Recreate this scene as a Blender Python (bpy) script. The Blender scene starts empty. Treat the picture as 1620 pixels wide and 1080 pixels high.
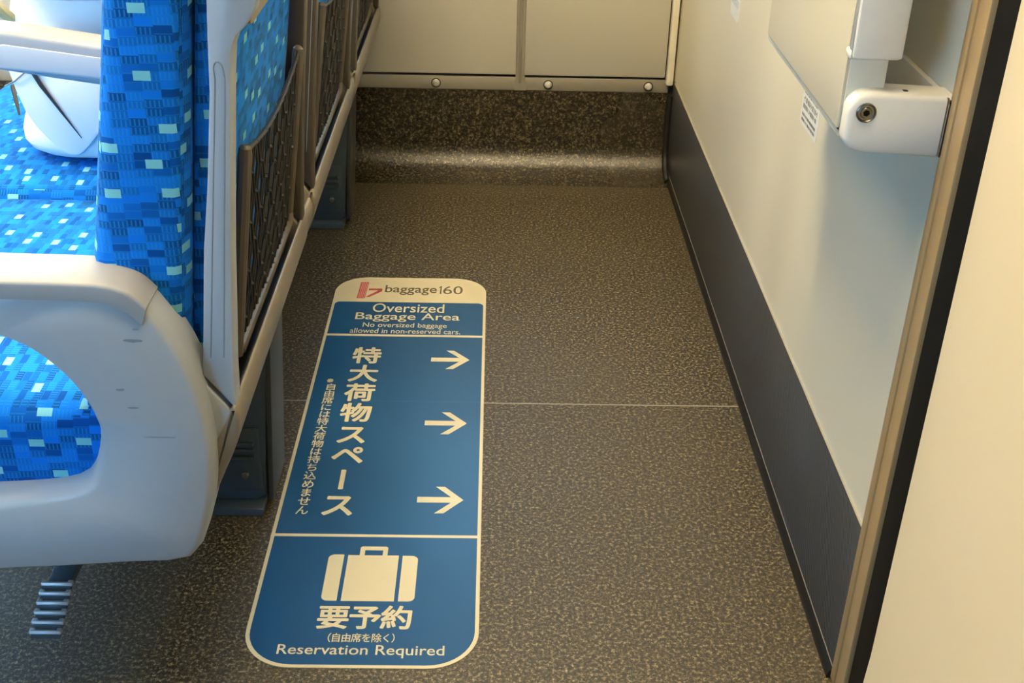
import bpy, bmesh, math, random
from mathutils import Vector, Matrix

random.seed(4)
SC = bpy.context.scene
COL = SC.collection

# ------------------------------------------------------------------ camera
F_PX, W_PX, H_PX = 1882.57, 1620, 1080
YAW, PITCH, ROLL = math.radians(1.233), math.radians(29.474), math.radians(-1.450)
cy, sy, cp, sp = math.cos(YAW), math.sin(YAW), math.cos(PITCH), math.sin(PITCH)
cr, sr = math.cos(ROLL), math.sin(ROLL)
fw = Vector((sy * cp, cy * cp, -sp))
rt = Vector((cy, -sy, 0))
dn = fw.cross(rt)
r2 = cr * rt + sr * dn
d2 = -sr * rt + cr * dn
cam_d = bpy.data.cameras.new('camera')
cam = bpy.data.objects.new('camera', cam_d)
COL.objects.link(cam)
cam_d.sensor_fit = 'HORIZONTAL'
cam_d.sensor_width = 36.0
cam_d.lens = 36.0 * F_PX / W_PX
cam_d.clip_start = 0.02
cam.matrix_world = Matrix(((r2.x, -d2.x, -fw.x, 0), (r2.y, -d2.y, -fw.y, 0), (r2.z, -d2.z, -fw.z, 1.0), (0, 0, 0, 1)))
SC.camera = cam

# ------------------------------------------------------------------ world, light, exposure
SC.view_settings.view_transform = 'Standard'
SC.view_settings.look = 'None'
SC.view_settings.gamma = 1.0
SC.view_settings.use_curve_mapping = False
SC.view_settings.exposure = 0.2
wd = bpy.data.worlds.new('sky')
SC.world = wd
wd.use_nodes = True
wd.node_tree.nodes['Background'].inputs[0].default_value = (0.50, 0.72, 1.0, 1)
wd.node_tree.nodes['Background'].inputs[1].default_value = 1.0

FAR_DAYLIGHT, NEAR_DAYLIGHT = 28, 28
COOL = (0.30, 0.64, 1.0)
WARM = (1.0, 0.79, 0.44)


def area(name, loc, rot, sx, sy_, power, col):
    d = bpy.data.lights.new(name, 'AREA')
    d.shape = 'RECTANGLE'
    d.size, d.size_y = sx, sy_
    d.energy = power
    d.color = col
    o = bpy.data.objects.new(name, d)
    COL.objects.link(o)
    o.location = loc
    o.rotation_euler = rot
    return o


# daylight entering the carriage windows (far side and the side behind the camera)
YW, XW, YN, XL, XR, ZC = 2.58, 0.400, -0.62, -4.6, 2.0, 2.15     # window wall, bulkhead, near wall, ends, ceiling
FAR_WINDOWS = [(-0.62, 0.16), (-1.95, -1.02), (-3.10, -2.17), (-4.25, -3.32)]
NEAR_WINDOWS = [(-1.95, -1.02), (-3.10, -2.17), (-4.25, -3.32)]
WZ0, WZ1 = 0.74, 1.42
for x0, x1 in FAR_WINDOWS:
    area('window_daylight', ((x0 + x1) / 2, YW + 0.16, (WZ0 + WZ1) / 2), (math.radians(-90), 0, 0), x1 - x0, WZ1 - WZ0, FAR_DAYLIGHT if -2 < x0 < -1 else (70 if x0 < -2 else 9), COOL)
for x0, x1 in NEAR_WINDOWS:
    area('window_daylight', ((x0 + x1) / 2, YN - 0.16, (WZ0 + WZ1) / 2), (math.radians(90), 0, 0), x1 - x0, WZ1 - WZ0, NEAR_DAYLIGHT, COOL)
# warm ceiling lines of the carriage and one added lamp: strength of the lamp diffusers
LAMPS = [
    (1.02, -4.4, -0.36, 29.0, 'long warm ceiling light strip on the aisle side of the cabin'),
    (0.66, -0.32, 0.38, 26.0, 'short warm ceiling light added by the door'),  # added lamp, placed to warm the table arm and door jamb
    (1.65, -4.4, -0.35, 11.0, 'long warm ceiling light strip above the row of three seats'),
    (1.42, -0.32, 0.04, 185.0, 'short warm ceiling light over the luggage space')]


# ------------------------------------------------------------------ materials
def srgb(r, g, b):
    f = lambda c: (c / 255 / 12.92) if c / 255 <= 0.04045 else ((c / 255 + 0.055) / 1.055) ** 2.4
    return (f(r), f(g), f(b), 1)


class NT:
    def __init__(s, name):
        s.m = bpy.data.materials.new(name)
        s.m.use_nodes = True
        s.t = s.m.node_tree
        s.b = s.t.nodes['Principled BSDF']

    def n(s, typ, **kw):
        nd = s.t.nodes.new(typ)
        for k, v in kw.items():
            setattr(nd, k, v)
        return nd

    def l(s, a, b):
        s.t.links.new(a, b)

    def math(s, op, a, b=None, c=None):
        nd = s.n('ShaderNodeMath', operation=op)
        for i, v in enumerate((a, b, c)):
            if v is None:
                continue
            if isinstance(v, (int, float)):
                nd.inputs[i].default_value = v
            else:
                s.l(v, nd.inputs[i])
        return nd.outputs[0]

    def mix(s, f, a, b):
        nd = s.n('ShaderNodeMix', data_type='RGBA')
        for k, v in ((0, f), (6, a), (7, b)):
            if isinstance(v, (int, float, tuple)):
                nd.inputs[k].default_value = v
            else:
                s.l(v, nd.inputs[k])
        return nd.outputs[2]

    def ramp(s, fac, stops):
        nd = s.n('ShaderNodeValToRGB')
        el = nd.color_ramp.elements
        while len(el) < len(stops):
            el.new(0.5)
        for e, (p, c) in zip(el, stops):
            e.position = p
            e.color = c
        s.l(fac, nd.inputs[0])
        return nd.outputs[0]

    def noise(s, scale, detail=2, vec=None, rough=0.5):
        nd = s.n('ShaderNodeTexNoise')
        nd.inputs['Scale'].default_value = scale
        nd.inputs['Detail'].default_value = detail
        nd.inputs['Roughness'].default_value = rough
        if vec is None:
            vec = s.n('ShaderNodeTexCoord').outputs['Object']
        s.l(vec, nd.inputs['Vector'])
        return nd.outputs['Fac']

    def bump(s, h, strength, dist=0.001):
        nd = s.n('ShaderNodeBump')
        nd.inputs['Strength'].default_value = strength
        nd.inputs['Distance'].default_value = dist
        s.l(h, nd.inputs['Height'])
        s.l(nd.outputs[0], s.b.inputs['Normal'])

    def set(s, **kw):
        for k, v in kw.items():
            k = k.replace('_', ' ')
            if isinstance(v, (int, float, tuple)):
                s.b.inputs[k].default_value = v
            else:
                s.l(v, s.b.inputs[k])
        return s.m


def plain(name, col, rough=0.5, metal=0.0, grain=0.03, scale=60, bump=0.0, spec=0.5):
    """a plain coloured material with a little procedural mottling"""
    t = NT(name)
    nz = t.noise(scale, 3)
    lo = tuple(max(0, c * (1 - grain * 2)) for c in col[:3]) + (1,)
    hi = tuple(min(1, c * (1 + grain)) for c in col[:3]) + (1,)
    t.set(Base_Color=t.mix(nz, lo, hi), Roughness=rough, Metallic=metal)
    t.b.inputs['Specular IOR Level'].default_value = spec
    if bump:
        t.bump(t.noise(400, 2), bump, 0.0006)
    return t.m


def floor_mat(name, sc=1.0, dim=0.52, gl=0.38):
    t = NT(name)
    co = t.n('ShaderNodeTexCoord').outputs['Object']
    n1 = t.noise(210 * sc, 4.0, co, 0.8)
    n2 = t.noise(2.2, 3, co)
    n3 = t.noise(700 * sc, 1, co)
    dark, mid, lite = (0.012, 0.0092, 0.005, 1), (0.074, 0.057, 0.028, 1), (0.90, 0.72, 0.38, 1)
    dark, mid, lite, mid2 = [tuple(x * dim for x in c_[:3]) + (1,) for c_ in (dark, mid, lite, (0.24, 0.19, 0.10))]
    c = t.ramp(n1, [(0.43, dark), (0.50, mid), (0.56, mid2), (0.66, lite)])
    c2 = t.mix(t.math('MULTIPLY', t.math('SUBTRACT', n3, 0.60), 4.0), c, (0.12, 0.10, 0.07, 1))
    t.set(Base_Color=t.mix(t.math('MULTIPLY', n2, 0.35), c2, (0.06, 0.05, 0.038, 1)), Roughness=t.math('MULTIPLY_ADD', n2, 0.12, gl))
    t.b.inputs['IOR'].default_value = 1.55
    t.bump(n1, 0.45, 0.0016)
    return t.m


def fabric_mat(name):
    """blue moquette: small staggered bricks of dashes with scattered pale rectangles (UV in metres)"""
    t = NT(name)
    uv = t.n('ShaderNodeUVMap').outputs[0]
    sep = t.n('ShaderNodeSeparateXYZ')
    t.l(uv, sep.inputs[0])
    U, V = sep.outputs[0], sep.outputs[1]
    cw, ch = 0.0155, 0.0078
    iu = t.math('FLOOR', t.math('DIVIDE', U, cw))
    V2 = t.math('ADD', V, t.math('MULTIPLY', t.math('FRACT', t.math('MULTIPLY', iu, 0.4142)), ch * 2))
    iv = t.math('FLOOR', t.math('DIVIDE', V2, ch))
    fu = t.math('FRACT', t.math('DIVIDE', U, cw))
    fv = t.math('FRACT', t.math('DIVIDE', V2, ch))

    def rnd(a, b, w):
        cmb = t.n('ShaderNodeCombineXYZ')
        t.l(a, cmb.inputs[0])
        t.l(b, cmb.inputs[1])
        cmb.inputs[2].default_value = w
        wn = t.n('ShaderNodeTexWhiteNoise', noise_dimensions='3D')
        t.l(cmb.outputs[0], wn.inputs[0])
        return wn.outputs['Value']
    r1 = rnd(iu, iv, 1.5)
    r2_ = rnd(iu, iv, 7.5)
    base = t.ramp(r1, [(0.0, (0.000, 0.062, 0.29, 1)), (0.45, (0.001, 0.125, 0.52, 1)), (0.8, (0.002, 0.20, 0.80, 1))])
    # vertical light dashes inside a brick
    dash = t.math('GREATER_THAN', t.math('SINE', t.math('MULTIPLY', fu, 6.2832 * 4)), 0.35)
    inside = t.math('MULTIPLY', t.math('GREATER_THAN', fv, 0.14), t.math('LESS_THAN', fv, 0.9))
    on = t.math('MULTIPLY', t.math('MULTIPLY', dash, inside), t.math('GREATER_THAN', r2_, 0.36))
    c = t.mix(t.math('MULTIPLY', on, 0.55), base, (0.02, 0.28, 0.60, 1))
    edge = t.math('LESS_THAN', fv, 0.13)
    c = t.mix(t.math('MULTIPLY', edge, 0.35), c, (0.02, 0.26, 0.65, 1))
    # pale rectangles, one in each coarse cell, snapped off-centre at random
    gw, gh = 0.047, 0.040
    ju = t.math('FLOOR', t.math('DIVIDE', U, gw))
    Vs = t.math('ADD', V, t.math('MULTIPLY', t.math('MODULO', ju, 2.0), gh * 0.5))
    jv = t.math('FLOOR', t.math('DIVIDE', Vs, gh))
    gu = t.math('MULTIPLY', t.math('FRACT', t.math('DIVIDE', U, gw)), gw)
    gv = t.math('MULTIPLY', t.math('FRACT', t.math('DIVIDE', Vs, gh)), gh)
    ou = t.math('MULTIPLY', rnd(ju, jv, 3.5), gw - 0.018)
    ov = t.math('MULTIPLY', rnd(ju, jv, 9.5), gh - 0.012)
    du, dv = t.math('SUBTRACT', gu, ou), t.math('SUBTRACT', gv, ov)
    box = t.math('MULTIPLY', t.math('MULTIPLY', t.math('GREATER_THAN', du, 0.0), t.math('LESS_THAN', du, 0.0148)),
                 t.math('MULTIPLY', t.math('GREATER_THAN', dv, 0.0), t.math('LESS_THAN', dv, 0.0085)))
    box = t.math('MULTIPLY', box, t.math('GREATER_THAN', rnd(ju, jv, 5.5), 0.12))
    c = t.mix(box, c, (0.22, 0.62, 0.70, 1))
    t.set(Base_Color=c, Roughness=0.85)
    t.b.inputs['Sheen Weight'].default_value = 0.12
    t.b.inputs['Sheen Roughness'].default_value = 0.4
    t.b.inputs['Sheen Tint'].default_value = (0.35, 0.75, 1.0, 1)
    t.b.inputs['Specular IOR Level'].default_value = 0.15
    t.bump(t.math('ADD', on, t.math('MULTIPLY', t.noise(900, 1), 0.6)), 0.3, 0.0007)
    return t.m


def base_sheet_mat(name):
    t = NT(name)
    co = t.n('ShaderNodeTexCoord').outputs['Object']
    mp = t.n('ShaderNodeMapping')
    mp.inputs['Rotation'].default_value = (math.radians(40), 0, 0)
    t.l(co, mp.inputs[0])
    wv = t.n('ShaderNodeTexWave', bands_direction='Y')
    wv.inputs['Scale'].default_value = 70
    wv.inputs['Distortion'].default_value = 0.6
    t.l(mp.outputs[0], wv.inputs[0])
    nz = t.noise(5, 2, co)
    t.set(Base_Color=t.mix(nz, (0.052, 0.055, 0.064, 1), (0.075, 0.080, 0.090, 1)), Roughness=0.36)
    t.bump(wv.outputs['Fac'], 0.6, 0.0010)
    return t.m


def wall_mat(name, col, rough=0.35):
    """cream decorated panel with a few grey scuffs"""
    t = NT(name)
    co = t.n('ShaderNodeTexCoord').outputs['Object']
    mp = t.n('ShaderNodeMapping')
    mp.inputs['Scale'].default_value = (9, 9, 2.2)
    t.l(co, mp.inputs[0])
    scuff = t.ramp(t.noise(4.5, 5, mp.outputs[0], 0.62), [(0.70, (0, 0, 0, 1)), (0.80, (1, 1, 1, 1))])
    f = t.math('MULTIPLY', scuff, 0.35)
    c = t.mix(t.noise(3, 2, co), tuple(x * 0.96 for x in col[:3]) + (1,), col)
    t.set(Base_Color=t.mix(f, c, tuple(x * 0.72 for x in col[:3]) + (1,)), Roughness=rough)
    t.b.inputs['Specular IOR Level'].default_value = 0.35
    return t.m


M = {}
M['floor'] = floor_mat('speckled vinyl')
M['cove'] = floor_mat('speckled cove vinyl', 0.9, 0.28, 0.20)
M['fabric'] = fabric_mat('blue moquette')
M['cream'] = wall_mat('cream wall panel', (0.77, 0.72, 0.59, 1))
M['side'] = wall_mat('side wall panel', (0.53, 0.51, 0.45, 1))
M['door'] = wall_mat('cream door panel', (0.64, 0.56, 0.41, 1), 0.45)
M['table'] = wall_mat('cream table plastic', (0.70, 0.63, 0.48, 1), 0.4)
M['tableedge'] = plain('pale table edge', (0.88, 0.84, 0.70, 1), 0.4)
M['armplastic'] = plain('pale arm plastic', (0.86, 0.83, 0.76, 1), 0.42)
M['base'] = base_sheet_mat('charcoal base sheet')
M['rubber'] = plain('black rubber', (0.010, 0.010, 0.011, 1), 0.42)
M['gasket'] = plain('black gasket', (0.006, 0.006, 0.006, 1), 0.7, spec=0.2)
M['sealant'] = plain('dark sealant', (0.014, 0.014, 0.014, 1), 0.3)
M['alu'] = plain('brushed aluminium strip', (0.36, 0.34, 0.29, 1), 0.42, 0.3)
M['bolt'] = plain('bolt steel', (0.78, 0.76, 0.70, 1), 0.25, 0.35)
M['chrome'] = plain('pedal steel', (0.66, 0.72, 0.78, 1), 0.30, 0.6)
M['screwsteel'] = plain('dark screw steel', (0.22, 0.22, 0.21, 1), 0.3, 0.9)
M['bronze'] = plain('bronze door frame', (0.58, 0.39, 0.19, 1), 0.40, 0.1, scale=30)
M['groove'] = plain('frame groove', (0.19, 0.15, 0.10, 1), 0.55)
M['plastic'] = plain('grey seat plastic', (0.40, 0.445, 0.495, 1), 0.42, grain=0.02)
M['dimmedplastic'] = plain('toned down seat plastic', (0.32, 0.33, 0.34, 1), 0.40, grain=0.02)  # same seat plastic, darkened to offset the strong light from above
M['scuff'] = plain('scuff mark', (0.24, 0.28, 0.32, 1), 0.6)
M['darkgap'] = plain('dark gap', (0.02, 0.025, 0.03, 1), 0.6)
M['shell'] = plain('taupe shell plastic', (0.25, 0.22, 0.18, 1), 0.40, scale=20, grain=0.08)
M['pocket'] = plain('pocket frame plastic', (0.11, 0.09, 0.066, 1), 0.42)
M['innerpost'] = plain('taupe inner post', (0.075, 0.062, 0.048, 1), 0.4)
M['net'] = plain('black elastic net', (0.020, 0.019, 0.017, 1), 0.5)
M['stripgrey'] = plain('grey pedestal strip', (0.045, 0.048, 0.05, 1), 0.4)
M['steelblue'] = plain('painted pedestal', (0.05, 0.075, 0.10, 1), 0.35)
M['bag'] = plain('white bag leather', (0.93, 0.92, 0.90, 1), 0.5, grain=0.02, scale=25)
M['bagtrim'] = plain('tan bag strap', (0.50, 0.43, 0.22, 1), 0.5)
M['zip'] = plain('dark zip', (0.06, 0.06, 0.06, 1), 0.4, 0.5)
M['stkwhite'] = plain('sticker white', (0.59, 0.525, 0.36, 1), 0.38, grain=0.04, scale=14)
M['stkblue'] = plain('sticker blue', (0.007, 0.066, 0.185, 1), 0.34, grain=0.05, scale=9)
M['stkcrease'] = plain('sticker crease', (0.02, 0.10, 0.23, 1), 0.34)
M['stkred'] = plain('sticker red', (0.55, 0.10, 0.11, 1), 0.4, scale=200, grain=0.2)
M['stkink'] = plain('sticker ink', (0.11, 0.09, 0.06, 1), 0.45)
M['seam'] = plain('vinyl weld seam', (0.30, 0.28, 0.23, 1), 0.4)
M['label'] = plain('label white', (0.82, 0.83, 0.82, 1), 0.4)
M['labelink'] = plain('label ink', (0.22, 0.22, 0.24, 1), 0.5)
M['labelfade'] = plain('label faded ink', (0.50, 0.58, 0.62, 1), 0.5)
M['ceil'] = plain('ceiling panel', (0.22, 0.215, 0.20, 1), 0.6)
M['dim'] = plain('low bounce wall tone', (0.05, 0.06, 0.08, 1), 0.7)  # walls darkened to cut light bouncing around the cabin
t_ = NT('window glass')
t_.set(Base_Color=(1, 1, 1, 1), Roughness=0.0)
t_.b.inputs['Transmission Weight'].default_value = 1.0
t_.b.inputs['IOR'].default_value = 1.02
M['glass'] = t_.m

# ------------------------------------------------------------------ mesh helpers
ORG = Vector((0, 0, 0))


def add_box(bm, x0, x1, y0, y1, z0, z1, bev=0.0, seg=2):
    r = bmesh.ops.create_cube(bm, size=1)
    vs = r['verts']
    for v in vs:
        v.co = Vector((x0 + (v.co.x + .5) * (x1 - x0), y0 + (v.co.y + .5) * (y1 - y0), z0 + (v.co.z + .5) * (z1 - z0)))
    if bev > 0:
        es = list({e for v in vs for e in v.link_edges})
        bmesh.ops.bevel(bm, geom=es, offset=bev, segments=seg, affect='EDGES', profile=0.5)


def add_prism(bm, pts, axis, a, b, bev=0.0, seg=2, side_bev_only=None):
    """outline pts extruded along axis from a to b.  axis y: pts=(x,z); x: pts=(y,z); z: pts=(x,y)"""
    def P(p, h):
        return {'y': (p[0], h, p[1]), 'x': (h, p[0], p[1]), 'z': (p[0], p[1], h)}[axis]
    va = [bm.verts.new(P(p, a)) for p in pts]
    vb = [bm.verts.new(P(p, b)) for p in pts]
    n = len(pts)
    fa = bm.faces.new(va)
    fb = bm.faces.new(list(reversed(vb)))
    fs = [fa, fb]
    for i in range(n):
        fs.append(bm.faces.new([va[(i + 1) % n], va[i], vb[i], vb[(i + 1) % n]]))
    bmesh.ops.recalc_face_normals(bm, faces=fs)
    if bev > 0:
        es = list({e for f in (fa, fb) for e in f.edges})
        bmesh.ops.bevel(bm, geom=es, offset=bev, segments=seg, affect='EDGES', profile=0.5)


def add_tube(bm, path, r, n=8, closed=False, caps=True):
    """round bar along a list of points; r a number or one per point"""
    path = [Vector(p) for p in path]
    m = len(path)
    rr = r if isinstance(r, (list, tuple)) else [r] * m
    rings = []
    up = None
    for i, p in enumerate(path):
        if closed:
            d = path[(i + 1) % m] - path[i - 1]
        else:
            d = path[min(i + 1, m - 1)] - path[max(i - 1, 0)]
        d.normalize()
        if up is None:
            up = Vector((0, 0, 1)) if abs(d.z) < 0.9 else Vector((1, 0, 0))
        s = d.cross(up)
        if s.length < 1e-4:
            s = d.orthogonal()
        s.normalize()
        up = s.cross(d).normalized()
        rings.append([bm.verts.new(p + rr[i] * (math.cos(2 * math.pi * k / n) * s + math.sin(2 * math.pi * k / n) * up)) for k in range(n)])
    fs = []
    for i in range(m if closed else m - 1):
        A, B = rings[i], rings[(i + 1) % m]
        for k in range(n):
            fs.append(bm.faces.new([A[k], A[(k + 1) % n], B[(k + 1) % n], B[k]]))
    if caps and not closed:
        fs.append(bm.faces.new(list(reversed(rings[0]))))
        fs.append(bm.faces.new(rings[-1]))
    bmesh.ops.recalc_face_normals(bm, faces=fs)


def add_lathe(bm, prof, origin, axis, n=16):
    """prof = (radius, height along axis) pairs"""
    origin, axis = Vector(origin), Vector(axis).normalized()
    s = axis.orthogonal().normalized()
    t = axis.cross(s)
    rings = []
    for r, h in prof:
        if r < 1e-6:
            rings.append([bm.verts.new(origin + axis * h)])
        else:
            rings.append([bm.verts.new(origin + axis * h + r * (math.cos(2 * math.pi * k / n) * s + math.sin(2 * math.pi * k / n) * t)) for k in range(n)])
    fs = []
    for A, B in zip(rings, rings[1:]):
        for k in range(n):
            if len(A) == 1 and len(B) == 1:
                continue
            if len(A) == 1:
                fs.append(bm.faces.new([A[0], B[k], B[(k + 1) % n]]))
            elif len(B) == 1:
                fs.append(bm.faces.new([A[k], A[(k + 1) % n], B[0]]))
            else:
                fs.append(bm.faces.new([A[k], A[(k + 1) % n], B[(k + 1) % n], B[k]]))
    bmesh.ops.recalc_face_normals(bm, faces=fs)


def rounded(pts, rad, seg=6):
    """polygon with every corner rounded; rad number or list"""
    out = []
    n = len(pts)
    for i in range(n):
        p, a, b = Vector(pts[i]), Vector(pts[i - 1]), Vector(pts[(i + 1) % n])
        r = rad[i] if isinstance(rad, (list, tuple)) else rad
        if r <= 0:
            out.append(tuple(p))
            continue
        u, v = (a - p), (b - p)
        r = min(r, u.length * .49, v.length * .49)
        u.normalize()
        v.normalize()
        for k in range(seg + 1):
            t = k / seg
            q = (1 - t) ** 2 * (p + u * r) + 2 * (1 - t) * t * p + t * t * (p + v * r)
            q2 = p + u * r * (1 - math.sin(t * math.pi / 2)) + v * r * (1 - math.cos(t * math.pi / 2))
            out.append(tuple(q2 if abs(u.dot(v)) < 0.35 else q))
    return out


def catmull(pts, sub=5, closed=False):
    P = [Vector(p) for p in pts]
    n = len(P)
    out = []
    for i in range(n if closed else n - 1):
        g = (lambda k: P[k % n]) if closed else (lambda k: P[max(0, min(n - 1, k))])
        p0, p1, p2, p3 = g(i - 1), g(i), g(i + 1), g(i + 2)
        for s in range(sub):
            t = s / sub
            out.append(0.5 * ((2 * p1) + (-p0 + p2) * t + (2 * p0 - 5 * p1 + 4 * p2 - p3) * t * t + (-p0 + 3 * p1 - 3 * p2 + p3) * t ** 3))
    if not closed:
        out.append(P[-1])
    return [tuple(p) for p in out]


def box_uv(bm):
    uvl = bm.loops.layers.uv.verify()
    for f in bm.faces:
        n = f.normal
        ax = max(range(3), key=lambda k: abs(n[k]) * (1.25 if k == 1 else 1))
        for l in f.loops:
            c = l.vert.co
            l[uvl].uv = {0: (c.y, c.z), 1: (c.x, c.z), 2: (c.y, c.x)}[ax]


def obj(name, bm, mat, parent=None, smooth=35, sub=0, uv=False, label=None):
    bmesh.ops.translate(bm, verts=bm.verts, vec=-ORG)
    if uv:
        bm.normal_update()
        box_uv(bm)
    me = bpy.data.meshes.new(name)
    bm.to_mesh(me)
    bm.free()
    me.materials.append(M[mat] if isinstance(mat, str) else mat)
    if smooth:
        for p in me.polygons:
            p.use_smooth = True
        me.set_sharp_from_angle(angle=math.radians(smooth))
    o = bpy.data.objects.new(name, me)
    COL.objects.link(o)
    if parent is not None:
        o.parent = parent
    else:
        o.location = ORG
    if sub:
        md = o.modifiers.new('subdivision', 'SUBSURF')
        md.levels = md.render_levels = sub
    if label:
        o['label'] = label
    return o


def thing(name, label, cat, loc=(0, 0, 0), group=None):
    o = bpy.data.objects.new(name, None)
    COL.objects.link(o)
    o.location = loc
    o['label'], o['category'] = label, cat
    if group:
        o['group'] = group
    return o


def struct(name, bm, mat, parent=None, label=None, **kw):
    o = obj(name, bm, mat, parent, **kw)
    if parent is None:
        o['kind'] = 'structure'
    if label:
        o['label'] = label
    return o


def B():
    return bmesh.new()


# ------------------------------------------------------------------ room shell
SEAM_Y = 1.572
bm = B()
add_box(bm, XL, XW, YN, YW, -0.04, 0)
struct('floor', bm, 'floor', smooth=0, label='dark brown speckled vinyl floor of the train car')
bm = B()
add_box(bm, -0.6, XW - 0.008, SEAM_Y - 0.0013, SEAM_Y + 0.0013, -0.001, 0.0004)
struct('trim_1', bm, 'seam', smooth=0, label='thin pale weld seam running across the speckled floor')

# window wall with openings
bm = B()
xs = [XL]
for x0, x1 in sorted(FAR_WINDOWS):
    xs += [x0, x1]
xs.append(XR)
add_box(bm, XL, XR, YW, YW + 0.12, 0, WZ0)
add_box(bm, XL, XR, YW, YW + 0.12, WZ1, ZC)
for k in range(0, len(xs), 2):
    add_box(bm, xs[k], xs[k + 1], YW, YW + 0.12, WZ0, WZ1)
struct('wall_window', bm, 'dim', smooth=0)
bm = B()
xs = [XL]
for x0, x1 in sorted(NEAR_WINDOWS):
    xs += [x0, x1]
xs.append(XR)
add_box(bm, XL, XR, YN - 0.12, YN, 0, WZ0)
add_box(bm, XL, XR, YN - 0.12, YN, WZ1, ZC)
for k in range(0, len(xs), 2):
    add_box(bm, xs[k], xs[k + 1], YN - 0.12, YN, WZ0, WZ1)
struct('wall_near', bm, 'dim', smooth=0)
bm = B()
add_box(bm, XL - 0.1, XL, YN, YW, 0, ZC)
struct('wall_left', bm, 'dim', smooth=0)
bm = B()
add_box(bm, XL, XR, YN, YW, ZC, ZC + 0.08)
struct('ceiling', bm, 'ceil', smooth=0)
wi = 0
for side, wins in ((1, FAR_WINDOWS), (-1, NEAR_WINDOWS)):
    for x0, x1 in wins:
        wi += 1
        yy = YW + 0.06 if side > 0 else YN - 0.06
        bm = B()
        for a, b, c, d in ((x0, x1, WZ0, WZ0 + .03), (x0, x1, WZ1 - .03, WZ1), (x0, x0 + .03, WZ0 + .03, WZ1 - .03), (x1 - .03, x1, WZ0 + .03, WZ1 - .03)):
            add_box(bm, a, b, yy - .015, yy + .015, c, d)
        w = struct('window_%d' % wi, bm, 'armplastic', smooth=0)
        bm = B()
        add_box(bm, x0 + .03, x1 - .03, yy - .003, yy + .003, WZ0 + .03, WZ1 - .03)
        obj('pane', bm, 'glass', w, smooth=0)
# bulkhead: wall, then the aisle door
bm = B()
add_box(bm, XW, XW + 0.06, 0.988, YW, 0, ZC)
struct('wall_right', bm, 'cream', smooth=0, label='cream bulkhead panel wall on the right of the luggage space')
for y, x0, x1, lm, lab in LAMPS:
    ORG = Vector(((x0 + x1) / 2, y, ZC))
    l = thing('ceiling_light', lab, 'light', ORG)
    bm = B()
    add_box(bm, x0, x1, y - .14, y + .14, ZC - .03, ZC, .008)
    obj('lamp_housing', bm, 'ceil', l)
    bm = B()
    add_box(bm, x0 + .03, x1 - .03, y - .11, y + .11, ZC - .042, ZC - .03)
    t_ = NT('lamp diffuser')
    t_.set(Base_Color=(0.8, 0.8, 0.8, 1), Emission_Color=WARM + (1,), Emission_Strength=lm)
    obj('diffuser', bm, t_.m, l, smooth=0)
    ORG = Vector((0, 0, 0))

# upper side panels over the aluminium strip
YP = YW - 0.014
bm = B()
add_prism(bm, [(-1.55, .2225), (.0495, .2225), (.0495, .735), (-1.55, .735)], 'y', YP, YW, .003)
add_box(bm, -.95, -.63, YP, YW, .735, 1.9)
struct('wall_panel', bm, 'side', label='wide cream side panel left of the vertical joint')
bm = B()
add_box(bm, .067, XW - 0.022, YP, YW, .2215, .735, .003)
add_box(bm, .17, XW - 0.022, YP, YW, .735, 1.9)
struct('wall_panel', bm, 'side', label='narrow cream side panel between the vertical joint and the corner')
bm = B()
add_prism(bm, [(.0495, .232), (.046, .2), (.046, .188), (.072, .188), (.072, .2), (.067, .232), (.067, .735), (.0495, .735)], 'y', YP - .001, YW - .004)
add_box(bm, .0555, .0610, YP - .005, YP, .205, .735, .0015)
struct('trim_2', bm, 'alu', label='grey vertical joint strip between the two cream side panels')
bm = B()
add_box(bm, XW - .020, XW - .004, YP - .008, YW, .206, 1.9, .004)
struct('trim_3', bm, 'tableedge', label='pale vertical corner strip where side wall meets bulkhead')
bm = B()
add_box(bm, -4.1, XW - 0.012, YW - .010, YW, .1865, .2165, .002)
al = struct('trim_4', bm, 'alu', label='grey metal strip with bolts under the cream side panels')
for bx in (-.127, .121, .343, -.42, -.75):
    bm = B()
    add_lathe(bm, [(0.0, .008), (.005, .0072), (.0082, .0035), (.0088, 0), (.0088, -.002), (0.0, -.002)], (bx, YW - .010, .2005), (0, -1, 0))
    obj('bolt', bm, 'bolt', al)
    bm = B()
    add_lathe(bm, [(.0108, 0), (.0108, .0010), (0, .0010)], (bx, YW - .010, .2005), (0, -1, 0))
    obj('washer', bm, 'darkgap', al)

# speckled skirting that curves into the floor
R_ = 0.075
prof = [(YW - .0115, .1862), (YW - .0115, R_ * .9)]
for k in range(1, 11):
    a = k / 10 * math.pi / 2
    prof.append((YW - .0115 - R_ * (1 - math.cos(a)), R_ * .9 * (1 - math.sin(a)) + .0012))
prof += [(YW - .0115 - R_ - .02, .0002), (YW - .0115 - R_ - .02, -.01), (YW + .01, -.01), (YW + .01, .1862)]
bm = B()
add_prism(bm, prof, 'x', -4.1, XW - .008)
struct('baseboard_window', bm, 'cove', smooth=50, label='speckled skirting curving up from the floor under the side wall')

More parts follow.
